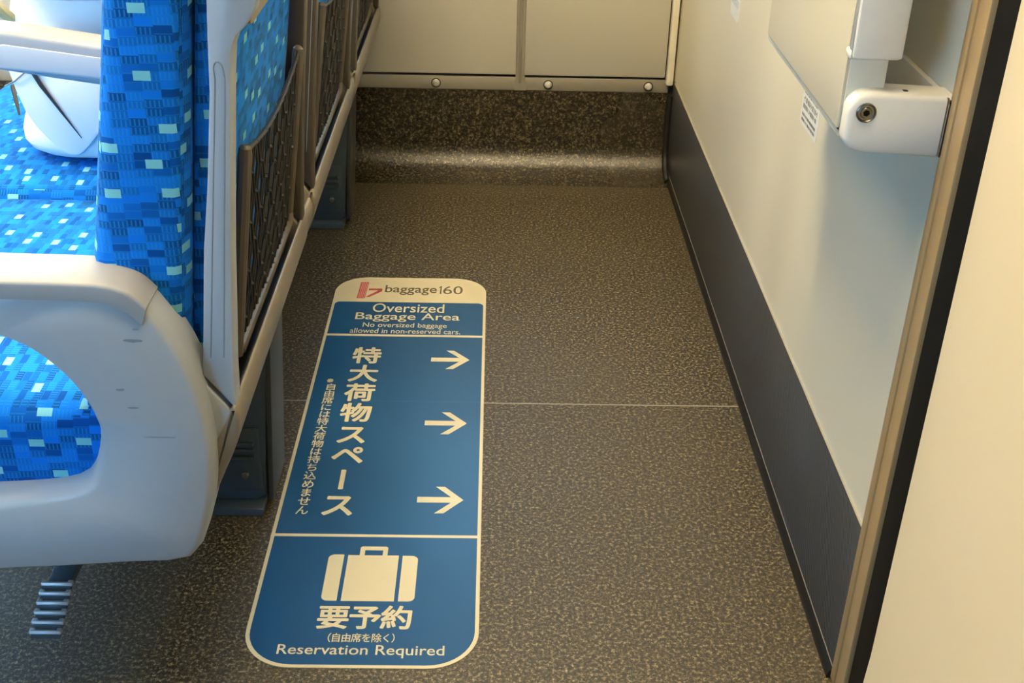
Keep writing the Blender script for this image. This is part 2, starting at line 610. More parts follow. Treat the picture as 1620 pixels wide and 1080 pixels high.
# bulkhead base sheet, its bead and corner seal
bm = B()
add_box(bm, XW - .0025, XW + .01, 0.996, YW - .01, .012, .2145, .0008)
struct('baseboard_right', bm, 'base', label='dark grey textured base sheet along the bulkhead')
bm = B()
add_prism(bm, [(XW - .0085, 0), (XW - .0085, .004), (XW - .0065, .010), (XW - .0015, .0145), (XW + .002, .0145), (XW + .002, 0)], 'y', 0.996, YW - .04)
struct('trim_5', bm, 'rubber', label='black rubber bead between floor and dark base sheet')
bm = B()
add_box(bm, XW - .003, XW + .001, .996, YW - .03, .0145, .0162)
struct('trim_6', bm, 'alu', label='thin bright line above the black floor bead')
bm = B()
add_tube(bm, [(XW - .007, YW - .016, .183), (XW - .008, YW - .018, .10), (XW - .008, YW - .024, .055), (XW - .008, YW - .05, .019), (XW - .007, YW - .085, .006)], .008, 8)
struct('trim_7', bm, 'sealant', label='black seal in the corner of side wall and bulkhead')
bm = B()
add_box(bm, XW - .0028, XW + .006, .990, YW - .03, .2143, .2150)
struct('trim_8', bm, 'alu')

# door jamb: bronze profile, black gasket, then the sliding door leaf
bm = B()
add_box(bm, XW - .006, XW + .06, .951, .976, 0, ZC, .003)
add_box(bm, XW - .004, XW + .06, .984, .9985, 0, ZC, .003)
jb = struct('trim_9', bm, 'bronze', label='bronze vertical door frame profile beside the bulkhead')
bm = B()
add_box(bm, XW - .001, XW + .05, .974, .986, 0, ZC)
obj('groove', bm, 'groove', jb, smooth=0)
bm = B()
add_box(bm, XW - .003, XW + .05, .899, .9505, 0.004, ZC, .006)
struct('trim_10', bm, 'gasket', label='broad black rubber gasket down the door edge')
bm = B()
add_box(bm, XW - .004, XW + .05, .915, .9505, 0, .010, .002)
struct('trim_11', bm, 'bronze', label='small bronze foot of the door edge')
bm = B()
pr_ = [(XW - .004, .125), (XW - .004, ZC), (XW + .05, ZC), (XW + .05, 0), (XW - .009, 0)]
add_prism(bm, pr_, 'y', .30, .9035, .002)
struct('door_1', bm, 'door', smooth=12, label='cream sliding door panel at the right edge')
bm = B()
add_box(bm, XW, XW + .06, YN, .30, 0, ZC)
struct('wall_aisle', bm, 'dim', smooth=0)


# ------------------------------------------------------------------ text helper
_dg = bpy.context.evaluated_depsgraph_get


def text_mesh(s, bold=0.0, spacing=1.0):
    """lettering as a flat mesh; strokes are thickened by shifted copies"""
    cu = bpy.data.curves.new('lettering', 'FONT')
    cu.body = s
    cu.size = 1
    cu.space_character = spacing
    cu.resolution_u = 4
    o = bpy.data.objects.new('lettering', cu)
    COL.objects.link(o)
    bpy.context.view_layer.update()
    me = bpy.data.meshes.new_from_object(o.evaluated_get(_dg()))
    bpy.data.objects.remove(o)
    bpy.data.curves.remove(cu)
    if bold:
        tb_ = bmesh.new()
        for k in range(8):
            a = k * math.pi / 4
            for v in me.vertices:
                v.co.x += bold * math.cos(a)
                v.co.y += bold * math.sin(a)
                v.co.z = k * .000012
            tb_.from_mesh(me)
            for v in me.vertices:
                v.co.x -= bold * math.cos(a)
                v.co.y -= bold * math.sin(a)
        tb_.to_mesh(me)
        tb_.free()
    return me


def bounds(me):
    xs_ = [v.co.x for v in me.vertices]
    ys_ = [v.co.y for v in me.vertices]
    return min(xs_), max(xs_), min(ys_), max(ys_)


def add_text_fit(bm, s, x0, x1, y0, y1, z, bold=0.0, spacing=1.0):
    """text stretched into a rectangle lying on the floor"""
    me = text_mesh(s, bold, spacing)
    a, b, c, d = bounds(me)
    for v in me.vertices:
        v.co = Vector((x0 + (v.co.x - a) / (b - a) * (x1 - x0), y0 + (v.co.y - c) / (d - c) * (y1 - y0), z + v.co.z))
    bm.from_mesh(me)
    bpy.data.meshes.remove(me)


_em = text_mesh('国')
_a, _b, _c, _d = bounds(_em)
EM_C, EM_S = ((_a + _b) / 2, (_c + _d) / 2), max(_b - _a, _d - _c) / .88
bpy.data.meshes.remove(_em)


def add_glyph(bm, ch, cx, cy_, sx, sy_, z, bold=0.0, rot=False):
    me = text_mesh(ch, bold)
    for v in me.vertices:
        x, y = (v.co.x - EM_C[0]) / EM_S, (v.co.y - EM_C[1]) / EM_S
        if rot:
            x, y = -y, -x
        v.co = Vector((cx + x * sx, cy_ + y * sy_, z + v.co.z))
    bm.from_mesh(me)
    bpy.data.meshes.remove(me)


# ------------------------------------------------------------------ floor sticker
SX0, SX1, SY0, SY1 = -.2838, -.0078, 1.0030, 2.0035
ORG = Vector(((SX0 + SX1) / 2, (SY0 + SY1) / 2, 0))
stk = thing('floor_sticker', 'long blue and white oversized baggage sticker lying on the speckled floor', 'sign', ORG)
bm = B()
add_prism(bm, rounded([(SX0, SY0), (SX1, SY0), (SX1, SY1), (SX0, SY1)], [.060, .060, .058, .058], 10), 'z', .0003, .0010)
obj('backing', bm, 'stkwhite', stk)
e = .0048
zb0, zb1, zt = .0009, .0012, .00145
bm = B()
add_prism(bm, rounded([(SX0 + e, 1.7858), (SX1 - e, 1.7858), (SX1 - e, 1.9045), (SX0 + e, 1.9045)], [0, 0, .010, .010]), 'z', zb0, zb1)
obj('blue_header', bm, 'stkblue', stk)
bm = B()
add_prism(bm, [(SX0 + e, 1.2443), (SX1 - e, 1.2443), (SX1 - e, 1.7785), (SX0 + e, 1.7785)], 'z', zb0, zb1)
obj('blue_field', bm, 'stkblue', stk)
bm = B()
add_prism(bm, rounded([(SX0 + e, SY0 + e), (SX1 - e, SY0 + e), (SX1 - e, 1.2385), (SX0 + e, 1.2385)], [.056, .056, 0, 0], 10), 'z', zb0, zb1)
obj('blue_footer', bm, 'stkblue', stk)
bm = B()
add_box(bm, -.19, SX1 - e, SEAM_Y - .0007, SEAM_Y + .0007, zb0, zb1 + .0001)
obj('crease', bm, 'stkcrease', stk, smooth=0)
bm = B()
add_text_fit(bm, 'baggage', -.1935, -.0985, 1.9335, 1.9725, .0012, .012)
add_text_fit(bm, '60', -.0870, -.0510, 1.9395, 1.9715, .0012, .004)
add_prism(bm, [(-.0925, 1.9395), (-.0900, 1.9395), (-.0900, 1.9715), (-.0915, 1.9715), (-.0955, 1.9655), (-.0955, 1.9630), (-.0925, 1.9660)], 'z', .00115, .0012)
obj('lettering', bm, 'stkink', stk, smooth=0, label='dark lettering baggage160')
bm = B()
add_prism(bm, [(-.2425, 1.9185), (-.2275, 1.9185), (-.2255, 1.983), (-.2405, 1.983)], 'z', .001, .0012)
for q in ([(-.2265, 1.9245), (-.2195, 1.9245), (-.1985, 1.9475), (-.2060, 1.9500)], [(-.2235, 1.9500), (-.2015, 1.9500), (-.1985, 1.9575), (-.2235, 1.9575)], [(-.2060, 1.9470), (-.1990, 1.9470), (-.1985, 1.9575), (-.2070, 1.9500)]):
    add_prism(bm, q, 'z', .001, .0012)
mk = obj('baggage_mark', bm, 'stkred', stk, smooth=0, label='small worn red mark')
bm = B()
for k in range(4):
    x = -.2388 + k * .0032
    add_prism(bm, [(x - .0006, 1.920), (x, 1.920), (x + .0020, 1.982), (x + .0014, 1.982)], 'z', .0012, .00125)
obj('stripe', bm, 'stkwhite', mk, smooth=0)
bm = B()
add_text_fit(bm, 'Oversized', -.2095, -.0820, 1.8655, 1.8985, zt, .006)
add_text_fit(bm, 'Baggage Area', -.2370, -.0535, 1.8300, 1.8635, zt, .006)
add_text_fit(bm, 'No oversized baggage', -.2210, -.0750, 1.8055, 1.8265, zt, .006)
add_text_fit(bm, 'allowed in non-reserved cars.', -.2410, -.0510, 1.7885, 1.8055, zt, .006)
obj('lettering', bm, 'stkwhite', stk, smooth=0, label='white lettering in the blue header')
bm = B()
for ch, y0, y1 in (('特', 1.685, 1.738), ('大', 1.6275, 1.680), ('荷', 1.570, 1.621), ('物', 1.5115, 1.563), ('ス', 1.452, 1.503), ('ペ', 1.398, 1.450), ('ー', 1.340, 1.390), ('ス', 1.280, 1.331)):
    add_glyph(bm, ch, -.2035, (y0 + y1) / 2, .0490, .0545, zt, .026, rot=(ch == 'ー'))
small = '※自由席には特大荷物は持ち込めません'
for k, ch in enumerate(small):
    add_glyph(bm, ch, -.2510, 1.6310 - k * (1.6310 - 1.2935) / (len(small) - 1), .0185, .0205, zt, .012)
obj('lettering', bm, 'stkwhite', stk, smooth=0, label='white vertical lettering in the blue field')
for yc, sc_ in ((1.7020, .92), (1.5118, .96), (1.3205, 1.0)):
    bm = B()
    x1 = -.0330
    h, w = .0063, .0300
    add_prism(bm, [(-.0967, yc - h), (-.0500, yc - h), (-.0720, yc - w), (-.0595, yc - w), (x1, yc), (-.0595, yc + w), (-.0720, yc + w), (-.0500, yc + h), (-.0967, yc + h)], 'z', zb0, zt)
    obj('arrow', bm, 'stkwhite', stk, smooth=0)
bm = B()
add_prism(bm, [(-.1780, 1.1147), (-.1130, 1.1147), (-.1130, 1.2013), (-.1780, 1.2013)], 'z', zb0, zt)
add_prism(bm, rounded([(-.2027, 1.1150), (-.1832, 1.1150), (-.1832, 1.2022), (-.2027, 1.2022)], [.008, 0, 0, .008]), 'z', zb0, zt)
add_prism(bm, rounded([(-.1080, 1.1148), (-.0880, 1.1148), (-.0880, 1.2010), (-.1080, 1.2010)], [0, .008, .008, 0]), 'z', zb0, zt)
add_prism(bm, [(-.1635, 1.2010), (-.1572, 1.2010), (-.1572, 1.2114), (-.1340, 1.2114), (-.1340, 1.2010), (-.1278, 1.2010), (-.1278, 1.2165), (-.1300, 1.2187), (-.1613, 1.2187), (-.1635, 1.2165)], 'z', zb0, zt)
obj('suitcase_pictogram', bm, 'stkwhite', stk, smooth=0)
bm = B()
for k, ch in enumerate('要予約'):
    add_glyph(bm, ch, -.1835 + k * .0382, 1.0855, .0400, .0425, zt, .024)
for k, ch in enumerate('（自由席を除く）'):
    add_glyph(bm, ch, -.1880 + k * .0119, 1.0510, .0125, .0155, zt, .012)
add_text_fit(bm, 'Reservation Required', -.2420, -.0475, 1.0185, 1.0395, zt, .006)
obj('lettering', bm, 'stkwhite', stk, smooth=0, label='white lettering under the suitcase')
ORG = Vector((0, 0, 0))


# ------------------------------------------------------------------ folding table on the bulkhead
TX = .305
ORG = Vector((XW, 1.15, .63))
tb = thing('folding_table', 'cream folding table hanging folded down on the bulkhead wall', 'table', ORG)
bm = B()
add_prism(bm, rounded([(1.012, .7195), (1.012, .6500), (1.3235, .6500), (1.3235, 1.12), (1.0, 1.12), (1.0, .7195)], [.001, .004, .004, .004, .004, .0]), 'x', TX, TX + .012, .002)
obj('table_leaf', bm, 'table', tb)
bm = B()
add_box(bm, TX + .0022, TX + .004, 1.0145, 1.3245, .6490, 1.119)
obj('gap_line', bm, 'darkgap', tb, smooth=0)
bm = B()
add_prism(bm, rounded([(1.010, .6425), (1.333, .6425), (1.333, 1.125), (1.010, 1.125)], .003), 'x', TX + .0030, TX + .036, .0012)
obj('edge_band', bm, 'tableedge', tb, label='pale edge band of the leaf')
bm = B()
add_prism(bm, rounded([(.9935, .7170), (1.010, .7170), (1.010, 1.125), (.9935, 1.125)], .003), 'x', TX - .001, TX + .0425, .004)
add_box(bm, TX - .002, TX + .006, .998, 1.014, .716, .724, .002)
obj('side_block', bm, 'armplastic', tb)
bm = B()
add_prism(bm, rounded([(TX + .003, .690), (TX + .003, .640), (TX + .018, .6345), (XW, .6305), (XW, .686)], [.018, .012, .008, .001, .001], 8), 'y', .9935, 1.03, .0055, 3)
ar = obj('table_arm', bm, 'armplastic', tb)
bm = B()
add_box(bm, XW - .0075, XW - .0062, .9932, 1.02, .633, .6855)
obj('arm_joint', bm, 'groove', ar, smooth=0)
bm = B()
c = (TX + .0185, .9935, .6715)
add_lathe(bm, [(.0088, -.002), (.0088, .0012), (.0078, .0018), (.0068, .0004), (.0052, .0004), (.0044, .0014), (.0030, .0014), (.0026, -.0015), (0, -.0015)], c, (0, -1, 0), 20)
obj('lock_screw', bm, 'screwsteel', ar)
bm = B()
add_lathe(bm, [(.0031, .0016), (0, .0016)], c, (0, -1, 0), 6)
obj('screw_socket', bm, 'gasket', ar)
bm = B()
add_lathe(bm, [(.0032, 0), (.0032, .0006), (0, .0006)], (TX + .053, 1.006, .6873), (0, 0, 1), 10)
obj('arm_hole', bm, 'darkgap', ar)
bm = B()
add_box(bm, XW - .0065, XW, 1.0, 1.45, .650, .683, .0015)
obj('mounting_rail', bm, 'armplastic', tb)
bm = B()
add_prism(bm, rounded([(1.31, .6855), (1.375, .6855), (1.375, 1.12), (1.31, 1.12)], .010), 'x', TX + .018, TX + .036, .003)
obj('hinge_plate', bm, 'tableedge', tb)
bm = B()
add_box(bm, TX + .034, XW - .004, 1.30, 1.345, .64, .685, .004)
obj('table_arm', bm, 'armplastic', tb)
bm = B()
add_box(bm, TX + .034, XW, 1.05, 1.30, .92, 1.0, .004)
obj('hinge_block', bm, 'armplastic', tb)
ORG = Vector((0, 0, 0))


def wall_label(y0, y1, z0, z1, label, ink, outline):
    global ORG
    ORG = Vector((XW, (y0 + y1) / 2, z0))
    t = thing('wall_label', label, 'label', ORG)
    bm = B()
    add_prism(bm, rounded([(y0, z0), (y1, z0), (y1, z1), (y0, z1)], .005), 'x', XW - .0006, XW)
    obj('label_sheet', bm, 'label', t, smooth=0)
    bm = B()
    rnd = random.Random(5)
    rows = [(.76, .11), (.56, .13), (.40, .11), (.22, .07), (.09, .07)] if not outline else [(.88, .05), (.7, .05), (.35, .2)]
    for fz, hh in rows:
        y = y1 - .008
        zz = z0 + fz * (z1 - z0)
        H_ = hh * (z1 - z0)
        while y > y0 + .012:
            w = H_ * rnd.uniform(.45, .8)
            # unreadable small strokes
            if not outline:
                add_box(bm, XW - .0009, XW - .0005, y - w, y - w * .75, zz, zz + H_)
                if rnd.random() > .45:
                    add_box(bm, XW - .0009, XW - .0005, y - w * .9, y, zz + H_ * .45, zz + H_ * .62)
                if rnd.random() > .4:
                    add_box(bm, XW - .0009, XW - .0005, y - w * .35, y - w * .15, zz, zz + H_)
            else:
                add_box(bm, XW - .0009, XW - .0005, y - w, y - w * .2, zz, zz + H_)
            y -= w + H_ * .25
    obj('print', bm, ink, t, smooth=0)
    ORG = Vector((0, 0, 0))


wall_label(1.400, 1.488, .496, .549, 'small white printed label on the wall just beneath the folding table', 'labelink', False)
wall_label(1.955, 2.028, .500, .560, 'small pale label on the wall near the top of the picture', 'labelfade', True)


# ------------------------------------------------------------------ the three seats
PITCH_Y = .5525
Y0 = .984                       # near side of the first seat's back
SX = -.5


def back_x(z):                  # rear face of the reclined back
    return -.275 + .118 * (z - .37)


ORG = Vector((SX, Y0, 0))
seat = thing('train_seat', 'blue patterned train seat nearest the aisle, behind the big grey armrest', 'seat', ORG, 'row of three blue train seats')
W_ = .460                       # near post tip to far post tip

# back cushion with soft bolsters
fr = [(-.405, .33), (-.392, .42), (-.369, .522), (-.347, .644), (-.328, .754), (-.300, .93), (-.276, 1.07)]
rr = [(-.215, 1.09), (-.235, .93), (-.258, .74), (-.272, .60), (-.288, .45), (-.30, .34)]
bm = B()
ys_ = [.006, .010, .026, .075, .15, .23, .31, .385, .434, .450, .454]
ins = [.016, .007, .0, -.002, .016, .021, .016, -.002, .0, .007, .016]
rows_ = []
loop0 = catmull(fr, 3) + catmull(rr, 3)
nf = len(catmull(fr, 3))
for yy, i_ in zip(ys_, ins):
    row = []
    edge_in = max(i_, 0) if (yy < .03 or yy > .43) else 0
    for k, (x, z) in enumerate(loop0):
        if k < nf:
            dx = i_
        else:
            dx = -edge_in * .6
        dz = -edge_in if z > .9 else (edge_in if z < .4 else 0)
        row.append(bm.verts.new((x + dx, Y0 + yy, z + dz)))
    rows_.append(row)
n = len(loop0)
for a, b in zip(rows_, rows_[1:]):
    for k in range(n):
        bm.faces.new([a[k], a[(k + 1) % n], b[(k + 1) % n], b[k]])
bm.faces.new(rows_[0])
bm.faces.new(list(reversed(rows_[-1])))
bmesh.ops.recalc_face_normals(bm, faces=bm.faces)
obj('back_cushion', bm, 'fabric', seat, smooth=60, uv=True)

# fabric covered rear panel
bm = B()
add_prism(bm, [(back_x(.33) - .022, .33), (back_x(.33), .33), (back_x(1.1), 1.10), (back_x(1.1) - .025, 1.11)], 'y', Y0 + .036, Y0 + W_ - .030, .004)
obj('back_panel', bm, 'fabric', seat, uv=True)

# side posts of the back
post_l = [(-.2745, .405), (-.2595, .538), (-.2500, .599), (-.2395, .684), (-.2365, .732), (-.234, .763), (-.226, .83), (-.205, 1.0), (-.196, 1.08), (-.185, 1.11)]
post_r = [(-.150, 1.11), (-.145, 1.08), (-.150, 1.0), (-.170, .86), (-.184, .80), (-.190, .770), (-.196, .752), (-.204, .740), (-.2125, .7315), (-.2165, .722), (-.2195, .70), (-.2285, .605), (-.2345, .538), (-.2440, .41), (-.2460, .366)]
for yy in (-.006, W_ - .020):
    bm = B()
    add_prism(bm, post_l + post_r, 'y', Y0 + yy, Y0 + yy + .026, .003, 2)
    po = obj('side_post', bm, 'plastic' if yy < .1 else 'innerpost', seat)
    # long rounded inlay line on the outer face
    s_ = -1 if yy < .1 else 1
    yf = Y0 + yy + (0 if s_ < 0 else .026)
    pts = []
    for z in (.425, .50, .58, .66, .695):
        pts.append((-.2645 + .115 * (z - .425), yf, z))
    top = [(-.2335, yf, .706), (-.2300, yf, .710), (-.2262, yf, .706)]
    pr2 = []
    for z in (.695, .66, .58, .50, .425):
        pr2.append((-.2520 + .100 * (z - .425), yf, z))
    bm = B()
    add_tube(bm, pts + catmull([pts[-1]] + top + [pr2[0]], 4)[1:-1] + pr2, .0007, 5)
    obj('inlay_line', bm, 'scuff', po)

# folded tray table high on the back
bm = B()
xz = [(back_x(.742) + .003, .725), (back_x(.742) + .024, .731), (back_x(1.02) + .022, 1.02), (back_x(1.02) + .002, 1.02)]
add_prism(bm, xz, 'y', Y0 + .034, Y0 + W_ - .030, .004)
obj('tray_table', bm, 'shell', seat)

# lower rail of the back shell
rail = [(-.2480, .3715), (-.2447, .3665), (-.2430, .355), (-.2455, .336), (-.2525, .317), (-.262, .296), (-.272, .273), (-.283, .250), (-.300, .250), (-.298, .285), (-.282, .310), (-.265, .338), (-.2535, .362)]
rail = catmull(rail, 3, True)
bm = B()
add_prism(bm, rail, 'y', Y0 - .010, Y0 + W_ + .012, .004)
rl = obj('lower_rail', bm, 'shell', seat, smooth=50)
bm = B()
cx_, cz_ = -.274, .318
add_prism(bm, [(cx_ + (x - cx_) * .86, cz_ + (z - cz_) * .86 - .003) for x, z in rail], 'y', Y0 + W_ + .012, Y0 + PITCH_Y - .012)
obj('rail_joint', bm, 'shell', rl, smooth=50)
for yy in (-.008, W_ - .022):
    bm = B()
    add_prism(bm, [(-.292, .400), (-.2775, .402), (-.2490, .3625), (-.2445, .3570), (-.2460, .345), (-.262, .31), (-.292, .31)], 'y', Y0 + yy, Y0 + yy + .030, .002)
    obj('post_socket', bm, 'plastic' if yy < 0 else 'shell', rl)

# net pocket: U frame and elastic net
NX = lambda z: -.263 + .1245 * (z - .37)
n0, n1 = Y0 + .091, Y0 + .431
bm = B()
for yy in (n0, n1):
    add_tube(bm, [(NX(.372), yy, .372), (NX(.45), yy, .45), (NX(.53), yy, .53), (NX(.592), yy, .592), (NX(.599), yy, .599), (NX(.602), yy, .602)], [.0062, .0065, .0068, .0070, .006, .003], 10)
add_tube(bm, [(NX(.385) + .001, n0, .385), (NX(.375) + .001, n0 + .01, .373), (NX(.374) + .001, (n0 + n1) / 2, .372), (NX(.375) + .001, n1 - .01, .373), (NX(.385) + .001, n1, .385)], .0060, 10)
for yy in (n0, n1):
    add_box(bm, NX(.45) - .020, NX(.45) - .004, yy - .004, yy + .004, .375, .59)
pk = obj('net_pocket', bm, 'pocket', seat)
bm = B()
NCOL, NROW = 13, 8


def netp(c, r):                 # c 0..NCOL across, r 0..NROW up
    u = c / NCOL
    v = r / NROW
    z = .376 + v * (.596 - .376 - .020 * 4 * u * (1 - u))
    belly = .008 * 4 * u * (1 - u) * math.sin(math.pi * min(1, v * .8 + .1))
    return Vector((NX(z) + belly * .6, n0 + u * (n1 - n0), z))


for c in range(NCOL):
    for side in (0, 1):
        path = []
        for r in range(NROW + 1):
            off = .48 if ((r + c + side) % 2 == 0) else 0.04
            path.append(netp(c + .5 + (off - .02) * (1 if side else -1) * 1.0, r))
        add_tube(bm, path, .0017, 5)
for c in range(NCOL + 1):
    for r in range(NROW + 1):
        p = netp(c, r)
        if (r + c) % 2 == 0:
            add_tube(bm, [p - Vector((0, .0030, -.0010)), p + Vector((.0012, 0, 0)), p + Vector((0, .0030, -.0010))], [.0016, .0030, .0016], 5)
for k in range(NCOL * 2 + 1):
    pass
top = [netp(k * .5, NROW) for k in range(NCOL * 2 + 1)]
add_tube(bm, top, [.0024 if k % 2 else .0034 for k in range(len(top))], 6)
add_tube(bm, [netp(k * .5, 0) for k in range(NCOL * 2 + 1)], .0022, 6)
obj('net', bm, 'net', pk)

# seat cushion
bm = B()
add_box(bm, -.845, -.335, Y0 - .008, Y0 + .536, .262, .357, .022, 4)
bmesh.ops.subdivide_edges(bm, edges=[e_ for e_ in bm.edges if e_.calc_length() > .2], cuts=8, use_grid_fill=True)
for v in bm.verts:
    if v.co.z > .34:
        u = (v.co.x + .845) / .51
        w_ = (v.co.y - Y0 + .008) / .544
        v.co.z += .016 * max(0, math.sin(math.pi * w_)) ** .6 * (0.6 + .4 * math.sin(math.pi * min(1, max(0, u))))
obj('seat_cushion', bm, 'fabric', seat, smooth=60, uv=True)
bm = B()
add_box(bm, -.80, -.30, Y0 + .01, Y0 + .52, .225, .264, .006)
obj('seat_pan', bm, 'darkgap', seat)


def copy_thing(root, dy, label):
    r = root.copy()
    COL.objects.link(r)
    r.location = root.location + Vector((0, dy, 0))
    r['label'] = label
    for ch in list(root.children):
        c = ch.copy()
        COL.objects.link(c)
        c.parent = r
        for g in list(ch.children):
            d = g.copy()
            COL.objects.link(d)
            d.parent = c
    return r


bpy.context.view_layer.update()
seat2 = copy_thing(seat, PITCH_Y, 'middle blue train seat, with a white bag lying on its cushion')
seat3 = copy_thing(seat, PITCH_Y * 2, 'farthest blue train seat of the row, against the cream side wall')
# only the aisle side of the row has the pale grey trim
dark_post = None
for s_ in (seat2, seat3):
    near = min((c for c in s_.children if c.name.startswith('side_post')), key=lambda c: min(v.co.y for v in c.data.vertices))
    if dark_post is None:
        dark_post = near.data.copy()
        dark_post.materials[0] = M['innerpost']
    near.data = dark_post
    for c in s_.children:
        for g in c.children:
            if g.name.startswith('post_socket') and g.data.materials[0] == M['plastic']:
                g.data = g.data.copy()
                g.data.materials[0] = M['shell']
# the last seat ends at the wall: no joint beyond its own rail
for ch in list(seat3.children):
    for g in list(ch.children):
        if g.name.startswith('rail_joint'):
            bpy.data.objects.remove(g)


# pedestals
def pedestal(parent, org, y):
    global ORG
    ORG = org
    bm = B()
    add_prism(bm, [(-.520, 0.012), (-.312, 0.012), (-.298, .02), (-.280, .262), (-.520, .262)], 'y', y, y + .09, .006)
    p = obj('pedestal', bm, 'steelblue', parent)
    bm = B()
    add_box(bm, -.53, -.300, y - .02, y + .11, 0, .013, .003)
    obj('foot_plate', bm, 'steelblue', p)
    bm = B()
    add_box(bm, -.365, -.300, y - .006, y + .002, .030, .130, .004)
    for z in (.088, .100, .110):
        add_tube(bm, [(-.360, y - .008, z), (-.308, y - .008, z - .001)], .0028, 6)
    obj('bracket', bm, 'steelblue', p)
    for x, z in ((-.322, .060), (-.335, .14)):
        bm = B()
        add_lathe(bm, [(.005, -.003), (.005, .003), (.003, .0045), (0, .0045)], (x, y - .006, z), (0, -1, 0), 8)
        obj('bolt', bm, 'screwsteel', p)
    bm = B()
    add_prism(bm, [(-.297, .012), (-.289, .012), (-.275, .262), (-.283, .262)], 'y', y + .0, y + .096, .003)
    obj('edge_strip', bm, 'stripgrey', p)
    ORG = Vector((0, 0, 0))


pedestal(seat, Vector((SX, Y0, 0)), 1.30)
pedestal(seat3, Vector((SX, Y0 + 2 * PITCH_Y, 0)), 2.24)

# aisle armrest with its oval opening
ORG = Vector((SX, Y0, 0))
outer = [(-.600, .513), (-.43, .511), (-.375, .5105), (-.345, .509), (-.320, .5015), (-.301, .477), (-.282, .438), (-.272, .397), (-.267, .354), (-.267, .317), (-.272, .278), (-.283, .239), (-.292, .212), (-.310, .198), (-.36, .1945), (-.498, .182), (-.66, .176), (-.79, .180), (-.835, .20), (-.858, .27), (-.865, .36), (-.855, .45), (-.830, .495), (-.78, .512), (-.70, .514)]
outer = catmull(outer, 4, True)
hole_r = [(-.60, .482), (-.52, .476), (-.447, .455), (-.416, .435), (-.39, .402), (-.377, .366), (-.378, .337), (-.389, .307), (-.411, .288), (-.48, .278), (-.60, .274)]
hole = hole_r + [(-1.20 - x, z + .0) for x, z in reversed(hole_r[1:-1])]
hole = catmull(hole, 5, True)
HC = (-.60, .375)


def polar(loop, ang):
    """point where a ray from HC at the angle meets the loop"""
    dx, dz = math.cos(ang), math.sin(ang)
    best = None
    for (x0, z0), (x1, z1) in zip(loop, loop[1:] + loop[:1]):
        ax, az, bx, bz = x0 - HC[0], z0 - HC[1], x1 - x0, z1 - z0
        den = dx * (-bz) + bx * dz
        if abs(den) < 1e-12:
            continue
        t = (ax * (-bz) + bx * az) / den
        s = (dx * az - dz * ax) / den
        if t > 0 and -1e-6 <= s <= 1 + 1e-6:
            if best is None or t > best:
                best = t
    return (HC[0] + dx * best, HC[1] + dz * best)


NA = 120
angs = []
for k in range(NA):
    angs.append(2 * math.pi * k / NA)
Lo = [polar(outer, a) for a in angs]
Lh = [polar(hole, a) for a in angs]
YA0, YA1 = .950, 1.000


def towards(p, q, d):
    v = Vector((q[0] - p[0], q[1] - p[1]))
    L_ = v.length
    return (p[0] + v.x / L_ * d, p[1] + v.y / L_ * d)


rings = []
for kind in range(8):
    ring = []
    for k in range(NA):
        o_, h_ = Lo[k], Lh[k]
        low = max(0.0, -math.sin(angs[k]))          # wider chamfer along the lower lip
        ch = .009 + .020 * low
        if kind == 0:
            p, y = towards(o_, h_, .000), YA1
        elif kind == 1:
            p, y = o_, YA0 + .012
        elif kind == 2:
            p, y = towards(o_, h_, .0022), YA0 + .004
        elif kind == 3:
            p, y = towards(o_, h_, .008), YA0
        elif kind == 4:
            p, y = towards(h_, o_, ch), YA0
        elif kind == 5:
            p, y = towards(h_, o_, ch * .45), YA0 + .006
        elif kind == 6:
            p, y = h_, YA0 + .018
        else:
            p, y = h_, YA1
        ring.append((p[0], y, p[1]))
    rings.append(ring)
bm = B()
vr = [[bm.verts.new(p) for p in r] for r in rings]
for a, b in zip(vr, vr[1:] + vr[:1]):
    for k in range(NA):
        bm.faces.new([a[k], a[(k + 1) % NA], b[(k + 1) % NA], b[k]])
bmesh.ops.recalc_face_normals(bm, faces=bm.faces)
arm = obj('armrest', bm, 'plastic', seat, smooth=50)
# cap lying over the armrest, in the darkened seat plastic
cap_top = [(-.845, .480), (-.83, .505), (-.79, .519), (-.70, .521), (-.60, .520), (-.43, .518), (-.375, .517), (-.345, .515), (-.323, .5075), (-.309, .493)]
cap_top = catmull(cap_top, 4)
cap_bot = [(x + .0065 * (1 if x < -.8 else 0) - (.006 if x > -.335 else 0), z - .018) for x, z in cap_top]
bm = B()
cr_ = []
for (xa, za), (xb, zb) in zip(cap_top, cap_bot):
    d = Vector((xa - xb, za - zb))
    ya, yb = YA0 - .0025, YA1 + .012
    sec = [(xb, ya, zb), (xb + d.x * .80, ya, zb + d.y * .80), (xb + d.x * .95, ya + .001, zb + d.y * .95), (xa, ya + .0035, za),
           (xa, yb - .0075, za), (xb + d.x * .88, yb - .0022, zb + d.y * .88), (xb + d.x * .62, yb, zb + d.y * .62), (xb, yb, zb)]
    cr_.append([bm.verts.new(p) for p in sec])
for a, b in zip(cr_, cr_[1:]):
    for k in range(8):
        bm.faces.new([a[k], a[(k + 1) % 8], b[(k + 1) % 8], b[k]])
bm.faces.new(cr_[0])
bm.faces.new(list(reversed(cr_[-1])))
bmesh.ops.recalc_face_normals(bm, faces=bm.faces)
obj('armrest_cap', bm, 'dimmedplastic', arm, smooth=50, label='brightly lit grey armrest top')
rs = random.Random(8)
